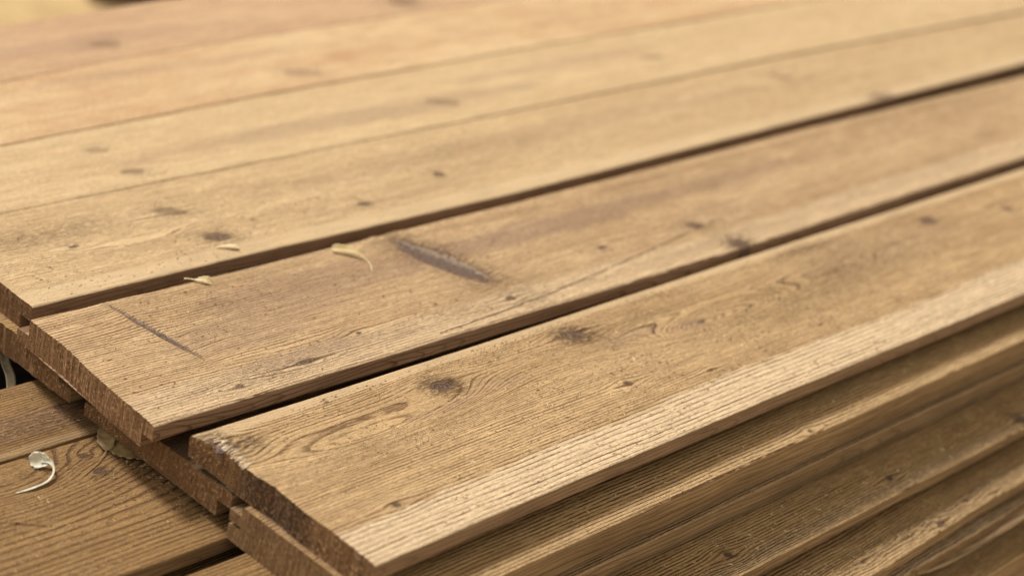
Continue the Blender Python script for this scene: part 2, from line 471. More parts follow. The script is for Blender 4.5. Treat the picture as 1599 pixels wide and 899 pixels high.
def mesh_obj(name, V, Fc, mat, parent=None, smooth=True, loc=(0, 0, 0)):
    me = bpy.data.meshes.new(name)
    me.from_pydata([tuple(v) for v in V], [], Fc)
    me.materials.append(mat)
    if smooth: me.polygons.foreach_set('use_smooth', [True] * len(me.polygons))
    me.update()
    o = bpy.data.objects.new(name, me); COL.objects.link(o); o.location = loc
    if parent: o.parent = parent
    return o

# ------------------------------------------------------------------ setting: ground behind and below the stack
gb = NB("yard_ground")
n = gb.noise(gb.tc.outputs['Object'], 1.1, 4, .6)
n2 = gb.noise(gb.tc.outputs['Object'], 40, 3, .6)
gc = gb.mix(gb.ss(n, .42, .56), (0.56, 0.42, 0.22), (0.44, 0.31, 0.16))
gc = gb.scale(gc, gb.add(.7, gb.mul(n2, .6)))
gm = gb.finish(gc, gb.mul(n2, .01), .95, .1)
go = mesh_obj('ground', [(-60, -60, 0), (60, -60, 0), (60, 60, 0), (-60, 60, 0)], [(0, 1, 2, 3)], gm, smooth=False, loc=(0, 0, -0.62))
tag(go, kind='structure')

# ------------------------------------------------------------------ materials
warm = dict(light=(0.52, 0.345, 0.185), deep=(0.36, 0.215, 0.105))
mA = [face_mat('wood_face_front', 1, light=(0.565, 0.39, 0.21), deep=(0.32, 0.20, 0.095), groove=1.25, relief=1.0, dust=.3),
      edge_mat('wood_edge_front', 1, base=(0.30, 0.20, 0.12), dark=(.14, .08, .045)), end_mat('wood_end_front', 1, pith=(.07, -.12), rough=1.6, darkpatch=(.083, .040))]
mB = [face_mat('wood_face_middle', 2, light=(0.57, 0.40, 0.23), deep=(0.345, 0.22, 0.115), groove=1.2, relief=.9, dust=.2),
      edge_mat('wood_edge_middle', 2, base=(0.40, 0.26, 0.155), dark=(.12, .055, .028), arches=.8), end_mat('wood_end_middle', 2, base=(0.34, 0.20, 0.105), pith=(.09, -.2), rough=.9)]
mC = [face_mat('wood_face_wide', 3, light=(0.59, 0.43, 0.25), deep=(0.43, 0.29, 0.155), groove=.85, relief=.8, dust=.2, mott=.8),
      edge_mat('wood_edge_wide', 3, base=(0.25, 0.16, 0.10), dark=(.11, .065, .035)), end_mat('wood_end_wide', 3, base=(0.25, 0.14, 0.07))]
mD = [face_mat('wood_face_golden', 4, light=(0.55, 0.41, 0.24), deep=(0.45, 0.31, 0.175), groove=.3, relief=.5, dust=.3),
      edge_mat('wood_edge_golden', 4, base=(.40, .28, .17)), end_mat('wood_end_golden', 4)]
mE = [face_mat('wood_face_orange', 5, light=(0.56, 0.405, 0.24), deep=(0.46, 0.285, 0.155), groove=.25, relief=.5, dust=.2, mott=1.8),
      edge_mat('wood_edge_orange', 5, base=(.40, .27, .16)), end_mat('wood_end_orange', 5)]
mF = [face_mat('wood_face_pink', 6, light=(0.50, 0.335, 0.205), deep=(0.42, 0.265, 0.16), groove=.25, relief=.5, dust=.2, mott=1.8),
      edge_mat('wood_edge_pink', 6, base=(.40, .27, .17)), end_mat('wood_end_pink', 6)]
mL = [face_mat('wood_face_lower', 7, light=(0.33, 0.20, 0.085), deep=(0.20, 0.115, 0.045), groove=1.5, relief=1.0, dust=.0),  # darker face colour stands in for the shade beside the stack
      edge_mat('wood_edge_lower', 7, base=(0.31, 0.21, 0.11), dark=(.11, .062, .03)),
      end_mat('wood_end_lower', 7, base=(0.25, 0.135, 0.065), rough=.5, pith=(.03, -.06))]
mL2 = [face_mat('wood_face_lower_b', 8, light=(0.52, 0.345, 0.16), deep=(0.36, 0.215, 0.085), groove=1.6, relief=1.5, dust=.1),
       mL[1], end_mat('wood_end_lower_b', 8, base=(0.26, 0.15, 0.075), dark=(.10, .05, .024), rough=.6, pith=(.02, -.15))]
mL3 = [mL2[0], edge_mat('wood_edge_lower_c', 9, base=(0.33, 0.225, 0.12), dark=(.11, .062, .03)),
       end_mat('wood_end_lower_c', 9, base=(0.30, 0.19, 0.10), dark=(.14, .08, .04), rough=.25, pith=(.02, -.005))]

GT = 'cladding boards of the top layer'
GL = 'cladding boards of the layers below'

# ------------------------------------------------------------------ top layer
boardA = board('cladding_board', 'front top board, rough tan face with broad pale ridges along its front edge',
    [(0, -.8), (105, .3), (218, 1.3), (350, 1.9), (685, 1.2), (2300, 1)], [(-4, 150.7), (113, 150.1), (261, 149.9), (524, 151.7), (951, 151.7), (2300, 151)],
    0, mA, x0=0, end=[(-20, 0), (0, .2), (55, 1.5), (85, 2.8), (99, 1.2), (115, 2.8), (130, 1.8), (140, 0), (151, -4.1)],
    bp=[(0, 0), (0, -13), (-8, -16), (-28, -19.6), (-30, -20)], seed=11, ny=130, dx=2.2, fine_x=(0, 760), jag=.8,
    knots=[(167, 121.5, 9, 6.5, -20, 1.3, .9), (298, 128, 10, 7, -20, 1.5, 1.0), (279.5, 63.7, 3.2, 3.2, 0, .8, .3), (49.5, 36, 2.6, 2.2, 0, .6, .4),
           (738, 122.5, 9, 6, 0, .8, .4), (838, 105, 6, 6, 0, .8, .4), (399, 97, 4.0, 1.8, 0, .3, .3), (5, 134, 7, 9, 10, 1.2, .9), (322, 72, 1.6, 1.3), (346, 47, 1.5, 1.3)],
    loops=[(90, 98, 95, 15, 26), (430, 92, 110, 17, 36), (395, 97, 28, 7, 9), (600, 95, 60, 12, 14)],
    tears=[(20, 128, 12, 9, .9), (314, 126, 20, 8, .6), (182, 116, 16, 6, .35), (575, 138, 34, 7, .9), (560, 100, 120, 26, .35), (350, 120, 60, 14, .35)],
    stains_shade=[(385, 97, 20, 6, .7), (335, 108, 30, 8, .5), (200, 104, 26, 6, .45), (650, 110, 120, 30, .35), (150, 100, 30, 3, .5)],
    pale=[(-5, 32, 5.5, 1.0)], smooth=[(142, 160, 2.0, .9)], spacing=[(0, 3.6), (14, 4.6), (30, 3.4), (44, 2.5), (90, 2.3), (140, 2.4)], group=GT, pits=[(10, 136, 5, 1.2)])

boardB = board('cladding_board', 'second top board from the front, with a long purple knot gash across it',
    [(-15, 169), (60, 168.4), (278, 166.2), (420, 164.2), (532, 163.8), (700, 165.5), (979, 167.4), (2300, 166)],
    [(-5, 308.6), (60, 307), (170, 305.7), (422, 304.3), (813, 306.5), (1210, 303), (2300, 300)],
    0, mB, x0=-12, end=[(160, -15.3), (169, -14.9), (209, -12.8), (236, -10), (271, -5.6), (308.6, -5), (325, -5)],
    seed=23, ny=110, dx=2.4, fine_x=(-12, 860), jag=.7,
    knots=[(297.0, 254, 43, 13, -78, 3.0, .5), (53.5, 261, 43, 2.3, -84, 1.2, .15), (297.5, 187, 4.2, 3.5, 0, .4, .2), (531, 209, 8, 5, -30, .6, .3), (426, 215, 4, 2.6, 0, .5, .3),
           (538, 168, 9, 10, 0, .9, .8), (168, 199, 2.5, 1.8, 0, .6, .2), (57, 182, 3, 2.4, 0, .5, .4), (112, 186, 10, 2.6, 0, .3, .4), (244, 206, 1.8, 1.4)],
    tears=[(90, 184, 60, 9, .45), (308, 222, 16, 10, .5), (250, 190, 80, 8, .25)],
    stains_shade=[(175, 264, 95, 30, .6), (110, 235, 60, 22, .5), (400, 262, 170, 15, .85), (620, 262, 130, 16, .5), (120, 195, 60, 10, .55), (560, 215, 60, 18, .3)],
    loops=[(120, 200, 60, 9, 7)],
    crack=[(215, 172.7), (260, 175), (315, 177.4), (411, 188.7), (500, 200.5), (567, 208.2)],
    pale=[(-5, 26, 8, .5)], smooth=[], spacing=[(0, 2.6), (60, 2.3), (140, 2.7)], group=GT)

boardC = board('cladding_board', 'third top board from the front, pale golden with dark oval knots, half blurred',
    [(6, 322.1), (170, 322.4), (300, 320), (436, 317.7), (700, 321), (1266, 328), (2300, 335)], [(0, 446.5), (611, 445.9), (956, 447), (1456, 438), (2300, 430)],
    0, mC, x0=6, end=[(300, 6), (322, 6.1), (359, 6.6), (450, 7)], seed=35, ny=80, dx=3, fine_x=(6, 620),
    knots=[(175, 353.5, 10, 6.5, -15, .8, .5), (170, 402, 12, 6, -30, .5, .3, .92), (407, 371, 5, 4.5, 0, .5, .2), (312, 352.5, 6, 3.6, -10, .4, .2), (78, 383, 4, 2.2, 0, .5, .4),
           (979, 330, 18, 9, 0, .6, .3, .85), (919, 409, 16, 8, -20, .4, .2, .95)],
    tears=[(70, 405, 60, 12, .5)], loops=[(140, 368, 70, 9, 12)], stains_shade=[(330, 352, 130, 5, .4), (560, 400, 300, 16, .35)],
    smooth=[(-5, 16, 6, .85)], spacing=[(0, 1.9), (40, 2.6), (130, 2.8)], group=GT)

boardD = board('cladding_board', 'fourth top board from the front, blurred golden face with two small dark knots',
    [(0, 447.1), (611, 448.0), (956, 450.5), (1456, 443), (2300, 436)], [(0, 543), (125, 546), (377, 557), (690, 561), (2300, 570)],
    0.1, mD, x0=6, seed=47, ny=40, dx=5, fine_x=(6, 620),
    knots=[(188, 470, 9, 5.5, -10, .5, .2, .93), (187, 513, 9, 5, -10, .4, .2, 1.02), (524, 487, 14, 8, -30, .4, .2, 1.03), (825, 498, 12, 8, -10, .4, .2, 1.05)],
    stains_shade=[(420, 490, 230, 14, .6), (720, 520, 160, 12, .5)], spacing=[(0, 3), (130, 3)], group=GT)
boardE = board('cladding_board', 'fifth top board from the front, blurred, pale gold turning to orange',
    [(0, 544.8), (125, 547.8), (377, 559), (690, 563.2), (2300, 572)], [(0, 650), (196, 656), (329, 670), (677, 680), (2300, 690)],
    0.2, mE, x0=6, seed=59, ny=30, dx=6, fine_x=(6, 620), knots=[(452, 588, 16, 9, -20, .4, .2, 1.05)], stains_shade=[(330, 640, 160, 8, .5)], group=GT)
boardF = board('cladding_board', 'rearmost top board, blurred pinkish brown face at the far left corner',
    [(0, 652), (196, 658.4), (329, 672.4), (677, 682.6), (2300, 692)], [(0, 768), (270, 773), (449, 788), (900, 800), (2300, 812)],
    -.4, mF, x0=6, seed=61, ny=30, dx=6, fine_x=(6, 620), knots=[(330, 705, 14, 9, 0, .4, .2, 1.05), (690, 712, 22, 12, 0, .5, .3, .97)], stains_shade=[(300, 715, 200, 16, .5)], group=GT)

# ------------------------------------------------------------------ second layer
A2 = board('cladding_board', 'board directly under the front top board, smooth sawn end with a thin dark slot',
    [(-10, -24.5), (2300, -23.0)], [(-10, 101.0), (2300, 101.0)], -20.15, mL3, x0=-3, th=25.8, fp=[(0, 0), (0, -10), (5.5, -10.6), (5.5, -25.8)],
    bp=[(0, 0), (0, -6.0), (10, -6.0), (10, -13.2), (0, -13.2), (0, -15.6), (10, -15.6), (10, -25.8)], seed=71, ny=90, dx=2.4, fine_x=(-3, 760), jag=.25,
    knots=[(375, -20, 2.0, 2.0, 0, .8, .3)], stains_shade=[(-6, 40, 12, 90, .5)], spacing=[(0, 2.7), (130, 2.6)], pale=[(-2, 8, 4, .3)], group=GL)  # stain at the end is shade painted on the strip under A
mD2 = [face_mat('wood_face_pocket_shade', 12, light=(0.075, 0.045, 0.025), deep=(0.045, 0.028, 0.016), groove=.8), mL2[1], mL2[2]]  # face colour darkened to stand in for shade in the pocket beside A
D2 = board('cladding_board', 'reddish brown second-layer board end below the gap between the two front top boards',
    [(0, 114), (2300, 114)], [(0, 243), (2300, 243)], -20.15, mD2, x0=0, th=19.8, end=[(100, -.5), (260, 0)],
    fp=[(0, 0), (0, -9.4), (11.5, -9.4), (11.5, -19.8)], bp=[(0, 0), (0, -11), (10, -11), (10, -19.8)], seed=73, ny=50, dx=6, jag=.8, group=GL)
E2 = board('cladding_board', 'rough reddish board end in the second layer at the far left, above the black hollow',
    [(0, 281), (2300, 281)], [(0, 408), (2300, 408)], -20.15, mL2, x0=0, th=19.8,
    fp=[(0, 0), (0, -10), (-12, -10.4), (-12, -19.8)], bp=SQR[:1] + [(0, -19.8)], seed=75, ny=50, dx=6, jag=1.3, group=GL)
# hidden boards that carry the rest of the top layer
F2 = board('cladding_board', 'board under the far top boards, its end just outside the left of the picture',
    [(4, 424), (2300, 424)], [(4, 560), (2300, 560)], -20.3, mL2, x0=4, th=19.6, seed=76, ny=10, fine_x=None, group=GL)
G2 = board('cladding_board', 'board under the rearmost top board, hidden behind the near boards',
    [(4, 575), (2300, 575)], [(4, 740), (2300, 740)], -20.3, mL2, x0=4, th=19.6, seed=77, ny=10, fine_x=None, group=GL)

# ------------------------------------------------------------------ third layer (reaches further out to the left)
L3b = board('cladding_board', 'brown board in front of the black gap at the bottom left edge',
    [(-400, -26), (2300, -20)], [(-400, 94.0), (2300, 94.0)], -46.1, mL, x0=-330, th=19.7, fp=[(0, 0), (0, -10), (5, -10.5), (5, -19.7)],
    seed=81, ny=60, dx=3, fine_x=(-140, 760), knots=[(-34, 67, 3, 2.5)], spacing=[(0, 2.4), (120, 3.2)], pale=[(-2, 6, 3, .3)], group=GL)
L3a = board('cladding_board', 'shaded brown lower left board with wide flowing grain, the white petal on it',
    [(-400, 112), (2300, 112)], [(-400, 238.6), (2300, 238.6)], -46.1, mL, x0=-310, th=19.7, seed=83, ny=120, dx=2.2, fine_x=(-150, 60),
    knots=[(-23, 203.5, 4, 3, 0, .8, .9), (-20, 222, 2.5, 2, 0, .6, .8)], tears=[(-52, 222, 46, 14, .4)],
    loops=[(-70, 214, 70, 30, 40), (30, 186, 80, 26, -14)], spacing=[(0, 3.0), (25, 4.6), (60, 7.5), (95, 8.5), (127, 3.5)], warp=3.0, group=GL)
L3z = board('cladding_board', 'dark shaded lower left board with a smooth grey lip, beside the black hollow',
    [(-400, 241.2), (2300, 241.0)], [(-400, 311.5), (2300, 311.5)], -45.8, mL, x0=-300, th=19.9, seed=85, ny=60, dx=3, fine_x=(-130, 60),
    knots=[(-3, 276, 3, 2.4, 0, .6, .7)], tears=[(-24, 264, 60, 14, .7)], smooth=[(-4, 6, 2, .4)], spacing=[(0, 2.4), (100, 3.0)], stains_shade=[(-20, 270, 60, 14, .5)], group=GL)

# ------------------------------------------------------------------ layers below, stepping out at the front right
L4 = board('cladding_board', 'widest stepped-out board of the lower right layers, small dark knot near its edge',
    [(-200, -63), (290, -62.7), (610, -62.2), (2300, -61)], [(-200, 66), (2300, 66)], -66, mL2, x0=-160, th=19.9, seed=91, ny=80, dx=2.6, fine_x=(60, 760),
    fp=[(0, 0), (0, -8), (9, -8.6), (9, -19.9)], knots=[(450, -48, 3.4, 2.2, 10, .9, .7), (622, -54, 6, 8, 0, .6, .5), (271, -44, 3.0, 3.0, 0, .8, .6)], tears=[(330, -55, 200, 8, .4)],
    spacing=[(0, 2.2), (120, 2.5)], pale=[(-2, 9, 5, .3)], group=GL)
L5 = board('cladding_board', 'stepped-out board near the lower right corner with small round knots along its edge',
    [(-200, -93), (370, -95.5), (510, -89), (2300, -88)], [(-200, 40), (2300, 40)], -86, mL2, x0=-120, th=19.9, seed=93, ny=80, dx=2.6, fine_x=(200, 760),
    fp=[(0, 0), (0, -9), (7, -9.5), (7, -19.9)], knots=[(465, -86, 3.8, 2.8, 0, 1.2, .7), (430, -82, 1.8, 1.5, 0, .9, .6), (510, -80, 2.0, 1.6, 0, .9, .6), (375, -82, 1.5, 1.3, 0, .9, .6), (540, -84, 1.6, 1.4, 0, .8, .6)],
    tears=[(440, -80, 120, 8, .6)], spacing=[(0, 2.6), (120, 2.5)], pale=[(-2, 12, 6, .3)], edgewave=.5, group=GL)
L6 = board('cladding_board', 'board in the lower right corner with a splintered front edge',
    [(-200, -96), (420, -94.8), (582, -92.5), (2300, -92)], [(-200, 30), (2300, 30)], -106, mL3, x0=-120, th=19.9, fp=[(0, 0), (.5, -9), (7, -9.6), (7, -19.9)], seed=95, ny=50, dx=3, fine_x=(300, 760), spacing=[(0, 2.4), (120, 2.5)], pale=[(-2, 6, 3, .6)], edgewave=.7, group=GL)
L7 = board('cladding_board', 'lowest board in sight, a plain brown edge in the bottom right corner',
    [(-200, -115), (2300, -115)], [(-200, 20), (2300, 20)], -126.1, mL3, x0=-120, th=40, fp=[(0, 0), (0, -40)], bp=[(0, 0), (0, -40)], seed=97, ny=40, dx=4, fine_x=(300, 760), group=GL)
n_ = 0
for zt, ys in ((-46.1, (320, 470, 620)), (-66, (76, 236, 396, 556)), (-86.1, (56, 216, 376, 536)), (-106.1, (46, 206, 366, 526))):
    for y_ in ys:
        xst = 260 if y_ > 200 else -60
        board('cladding_board', 'board inside the stack, hidden by the boards above it', [(xst, y_), (2300, y_)], [(xst, y_ + 140), (2300, y_ + 140)], zt, mL2,
              x0=xst, th=19.7, seed=110 + n_, ny=6, fine_x=None, group='hidden boards inside the stack')
        n_ += 1

# ------------------------------------------------------------------ petals and bits lying on the boards
def petal_mat(name, c1, c2):
    b = NB(name)
    n = b.noise(b.tc.outputs['Object'], 220, 3, .6)
    v = b.noise(b.vec(b.mul(b.x, 900.), b.mul(b.y, 200.), 2.0), 1, 2, .5)
    col = b.mix(b.ss(n, .35, .65), c1, c2)
    col = b.scale(col, b.add(.85, b.mul(v, .3)))
    b.bsdf.inputs['Subsurface Weight'].default_value = .25
    b.bsdf.inputs['Subsurface Radius'].default_value = (.002, .0012, .0006)
    b.bsdf.inputs['Subsurface Scale'].default_value = 1.0
    return b.finish(col, b.mul(n, .0004), .5, .35)
PM1 = petal_mat('petal_cream', (0.74, 0.63, 0.40), (0.62, 0.47, 0.25))
PM2 = petal_mat('petal_yellow', (0.64, 0.52, 0.28), (0.54, 0.40, 0.20))
PM3 = petal_mat('petal_white', (0.66, 0.63, 0.53), (0.50, 0.46, 0.35))
PM4 = petal_mat('leaf_olive', (0.33, 0.23, 0.10), (0.23, 0.15, 0.07))
PMS = petal_mat('stalk_straw', (0.34, 0.22, 0.09), (0.25, 0.15, 0.06))

def ribbon(name, pts, widths, cup, mat, parent=None, thick=.25, roll=None, ns=9, crinkle=0.0, seed=0):
    """curled petal or stalk along a spine (world mm); widths in mm; cup = how far its rims rise"""
    P = [Vector(p) for p in pts]
    # resample by Catmull-Rom
    Q = []; W = []; Rr = []
    seg = 6
    roll = roll or [0] * len(P)
    for i in range(len(P) - 1):
        p0, p1, p2, p3 = P[max(i - 1, 0)], P[i], P[i + 1], P[min(i + 2, len(P) - 1)]
        for k in range(seg + (1 if i == len(P) - 2 else 0)):
            t = k / seg
            Q.append(.5 * ((2 * p1) + (p2 - p0) * t + (2 * p0 - 5 * p1 + 4 * p2 - p3) * t * t + (-p0 + 3 * p1 - 3 * p2 + p3) * t ** 3))
            W.append(widths[i] * (1 - t) + widths[i + 1] * t); Rr.append(roll[i] * (1 - t) + roll[i + 1] * t)
    rnd = random.Random(seed)
    V = []; Fc = []
    n = len(Q)
    for side in (1, -1):
        for i in range(n):
            T = (Q[min(i + 1, n - 1)] - Q[max(i - 1, 0)]).normalized()
            N = Vector((0, 0, 1)); Sd = T.cross(N)
            if Sd.length < 1e-4: Sd = Vector((1, 0, 0))
            Sd.normalize(); N = Sd.cross(T).normalized()
            rot = Matrix.Rotation(math.radians(Rr[i]), 3, T); Sd = rot @ Sd; N = rot @ N
            for j in range(ns):
                a = j / (ns - 1) * 2 - 1
                h = cup * a * a * W[i] * .5
                cr = crinkle * math.sin(i * 1.7 + j * 2.3 + seed) * (abs(a) ** 1.2)
                th = thick * (1 - .7 * a * a) * side * .5
                V.append(Q[i] + Sd * (a * W[i] * .5) + N * (h + cr + th))
    idx = lambda s, i, j: s * n * ns + i * ns + j
    for i in range(n - 1):
        for j in range(ns - 1):
            Fc.append((idx(0, i, j), idx(0, i, j + 1), idx(0, i + 1, j + 1), idx(0, i + 1, j)))
            Fc.append((idx(1, i, j), idx(1, i + 1, j), idx(1, i + 1, j + 1), idx(1, i, j + 1)))
        Fc.append((idx(0, i, 0), idx(0, i + 1, 0), idx(1, i + 1, 0), idx(1, i, 0)))
        Fc.append((idx(0, i, ns - 1), idx(1, i, ns - 1), idx(1, i + 1, ns - 1), idx(0, i + 1, ns - 1)))
    for i in (0, n - 1):
        for j in range(ns - 1): Fc.append((idx(0, i, j), idx(1, i, j), idx(1, i, j + 1), idx(0, i, j + 1)))
    org = P[0] if parent is None else Vector((0, 0, 0))
    if parent is not None: org = Vector(parent['org_mm'])
    o = mesh_obj(name, [tuple((v - org) * MM) for v in V], Fc, mat, parent)
    if parent is None: o.location = org * MM
    return o
def root(name, org):
    o = bpy.data.objects.new(name, None); COL.objects.link(o); o.location = Vector(org) * MM; o.empty_display_size = .005
    o['org_mm'] = org
    return o

# cream petal on the middle board beside the thin shadow gap
t = root('petal', (118, 304, 0)); tag(t, 'small cream petal with a narrow tail, at the gap below the third board', 'petal')
ribbon('petal_blade', [(118.5, 305, 1.2), (121.5, 302.5, 2.2), (124, 299.6, 2.2), (125.6, 297.4, .9)], [1.6, 3.6, 5.6, 4.2], .3, PM1, t, seed=1, crinkle=.35, roll=[20, 30, 30, 25])
ribbon('petal_tail', [(113.5, 310.5, .9), (116, 308, 1.3), (118.5, 305, 1.2)], [1.2, .9, 1.6], .3, PM1, t, seed=2)
t = root('petal', (238, 290, 0)); tag(t, 'curled yellowish petal with thin stalk, left of the purple knot gash', 'petal')
ribbon('petal_blade', [(233.5, 300.5, 1.8), (236, 298, 2.8), (240, 293, 3.2), (243.5, 287, 3.0), (245, 282.5, 2.0)], [3.4, 6.0, 5.6, 4.2, 1.6], .35, PM2, t, seed=3, crinkle=.4, roll=[30, 35, 30, 20, 10])
ribbon('petal_stalk', [(245, 282.5, 2.0), (245, 277, 1.4), (242, 269, .9), (236, 261, .5)], [1.2, .7, .6, .4], .2, PM1, t, seed=4, ns=5, thick=.4)
t = root('petal', (172, 335, 0)); tag(t, 'narrow cream petal flake on the third board just below its dark oval knot', 'petal')
ribbon('petal_blade', [(163, 339.5, .5), (168, 337.5, 1.4), (173, 334, 1.8), (176, 331, .8)], [1.0, 2.6, 4.6, 3.4], .3, PM1, t, seed=5, crinkle=.2)
t = root('petal', (-50, 222, -46)); tag(t, 'white curled petal with a twisted tail on the shaded lower left board', 'petal')
ribbon('petal_blade', [(-53.0, 230.0, -44.6), (-50.5, 228.4, -43.6), (-48.0, 225, -43.2), (-46.4, 221.5, -43.2)], [5, 10.5, 10, 4.6], .4, PM3, t, seed=6, crinkle=.7, roll=[35, 45, 40, 30], thick=.35)
ribbon('petal_tail', [(-48.0, 226, -42), (-45.6, 222, -41.6), (-46.5, 216, -41.6), (-49.5, 211.5, -43.4), (-56, 207.6, -44.8), (-66, 206.6, -45.4), (-77, 208, -45.8)], [4.4, 3.2, 2.0, 1.6, 2.6, 2.6, .8], .5, PM3, t, seed=7, roll=[50, 60, 60, 40, 30, 20, 0])
t = root('leaf', (0, 218, -46)); tag(t, 'crumpled olive leaf tucked under the sawn end of the second top board', 'leaf')
ribbon('leaf_blade', [(6, 240, -41), (1.5, 232, -41.5), (-3, 225, -42.5), (-6.5, 219, -44.8)], [7, 12, 12, 4], .2, PM4, t, seed=8, crinkle=.9, roll=[30, 30, 25, 10])
ribbon('leaf_blade', [(-4, 222, -44.5), (-.5, 216, -43.2), (3.5, 208, -42.0), (8, 200, -42)], [5, 15, 16, 9], .2, PM4, t, seed=9, crinkle=.8, roll=[10, 20, 22, 20])
ribbon('leaf_stalk', [(-6.5, 220, -44.8), (-13, 215, -45), (-23, 209, -45.4), (-36, 203, -45.6)], [.8, .7, .6, .5], .2, PMS, t, seed=10, ns=5, thick=.4)
t = ribbon('straw', [(24, 380, -52), (14, 362, -50), (6, 347, -52), (2.5, 335, -57), (-4, 324, -66)], [5, 5, 6, 6, 5], .3, petal_mat('straw_grey', (.36, .30, .22), (.27, .22, .15)), seed=12, ns=7, thick=.5)
tag(t, 'pale bent strip hanging in the black hollow at the far left', 'plastic strip')
t = ribbon('twig', [(-96, 185.5, -45.4), (-87, 178, -45.0), (-80, 172, -45.5)], [.7, .8, .5], .1, PMS, seed=13, ns=5, thick=.6)
tag(t, 'thin dark splinter lying across the grain of the shaded lower left board', 'splinter')

# splintered sliver lifting from the lower right board (part of it)
sp = ribbon('splinter', [(425, -98, -106), (455, -101, -107), (500, -102, -105.5), (560, -101, -104.6), (640, -99, -104.6), (760, -96, -105.5)], [1, 4, 6, 8, 7, 2], .1, mL3[1], seed=15, ns=7, thick=3)
sp.location = Vector((425, -98, -106)) * MM - L6.location
sp.parent = L6

# knots that stand out as pieces of their own (parts of their boards)
def knot_mat(name, c_low, c_high, c_dark):
    b = NB(name)
    n = b.noise(b.vec(b.mul(b.x, 420.), b.mul(b.y, 260.), 1.0), 1, 4, .7)
    g_ = b.attr('kv')
    col = b.mix(b.ss(b.add(g_, b.mul(b.sub(n, .5), .5)), .45, .75), c_low, c_high)
    col = b.mix(b.mul(b.ss(n, .50, .36), .8), col, c_dark)
    col = b.mix(b.mul(b.ss(b.add(g_, b.mul(b.sub(n, .5), .4)), .86, .98), .9), col, c_dark)
    return b.finish(col, b.mul(n, .0016), .7, .3)
KM = knot_mat('knot_wood', (0.12, 0.076, 0.058), (0.27, 0.20, 0.145), (0.04, 0.023, 0.016))
def knot_piece(bd, cx, cy, L, W_, ang, z0, hi, seed, mat=KM, nu=60, nv=16):
    ca, sa = math.cos(math.radians(ang)), math.sin(math.radians(ang))
    V = []; Fc = []; kv = []
    for i in range(nu + 1):
        u = i / nu * 2 - 1
        wd = W_ * max(1 - abs(u) ** 1.8, 0.0) ** .75
        jag = float(fbm(np.array([u * 14.]), np.array([0.]), seed, 3)[0])
        for j in range(nv + 1):
            v = j / nv * 2 - 1
            du = u * L; dv = v * wd * (1 + .45 * jag) + 1.2 * math.sin(u * 2.4)
            rg = float(fbm(np.array([u * 16.]), np.array([v * 3.]), seed + 2, 3)[0])
            h = z0 + hi * (math.exp(-((v - .45) / .35) ** 2)) * (.6 + rg) - hi * .9 * math.exp(-((v - .88) / .12) ** 2) + rg * .35 * (1 if v > -.2 else .3)
            h = min(h, .9) - (.9 if abs(v) > .99 or i in (0, nu) else 0)
            V.append(((cx + du * ca - dv * sa) * MM - bd.location.x, (cy + du * sa + dv * ca) * MM - bd.location.y, h * MM - bd.location.z)); kv.append((v + 1) / 2)
    for i in range(nu):
        for j in range(nv):
            a_ = i * (nv + 1) + j
            Fc.append((a_, a_ + nv + 1, a_ + nv + 2, a_ + 1))
    o = mesh_obj('knot', V, Fc, mat, bd)
    at = o.data.attributes.new('kv', 'FLOAT', 'POINT'); at.data.foreach_set('value', np.array(kv, dtype=np.float32))
    return o
k = knot_piece(boardB, 298.0, 255, 42, 13.0, -78, -1.1, 1.2, 500); k['label'] = 'long purple spike knot with a pale ragged rim'
k = knot_piece(boardB, 53.8, 261, 42, 2.7, -84, -.5, 1.1, 510, nv=8); k['label'] = 'thin dark knot cutting across the face like a crack'
KD = knot_mat('knot_dark', (0.17, 0.108, 0.075), (0.12, 0.072, 0.048), (0.045, 0.026, 0.018))
knot_piece(boardA, 167.5, 121.5, 8.5, 5.0, -28, -1.3, 1.1, 530, mat=KD, nu=30, nv=12)
knot_piece(boardA, 298.5, 128, 9.5, 5.6, -22, -1.5, 1.3, 540, mat=KD, nu=30, nv=12)
# edge knot that breaks through the lip of the second board
EV = [(0, -.5, 0)]; EFc = []
for i in range(22):
    a_ = i / 22 * 2 * math.pi; q = 1 + .12 * math.sin(i * 2.7)
    EV.append((8.0 * q * math.cos(a_), -.1, max(-4.6, min(4.4, 4.8 * q * math.sin(a_)))))
for i in range(22): EFc.append((0, 1 + i, 1 + (i + 1) % 22))
ek = mesh_obj('knot', [((538 + p[0]) * MM - boardB.location.x, (164.0 - .35 + p[1]) * MM - boardB.location.y, (-5.4 + p[2]) * MM - boardB.location.z) for p in EV], EFc, KD, boardB)
ek['label'] = 'dark knot breaking through the front lip'
KW = knot_mat('knot_corner', (0.10, 0.062, 0.055), (0.17, 0.115, 0.10), (0.045, 0.028, 0.024))
k = knot_piece(boardA, 3.2, 131.5, 6.5, 3.6, 25, -.2, .7, 520, mat=KW, nu=24, nv=10); k['label'] = 'dark purple corner knot broken open at the sawn end'
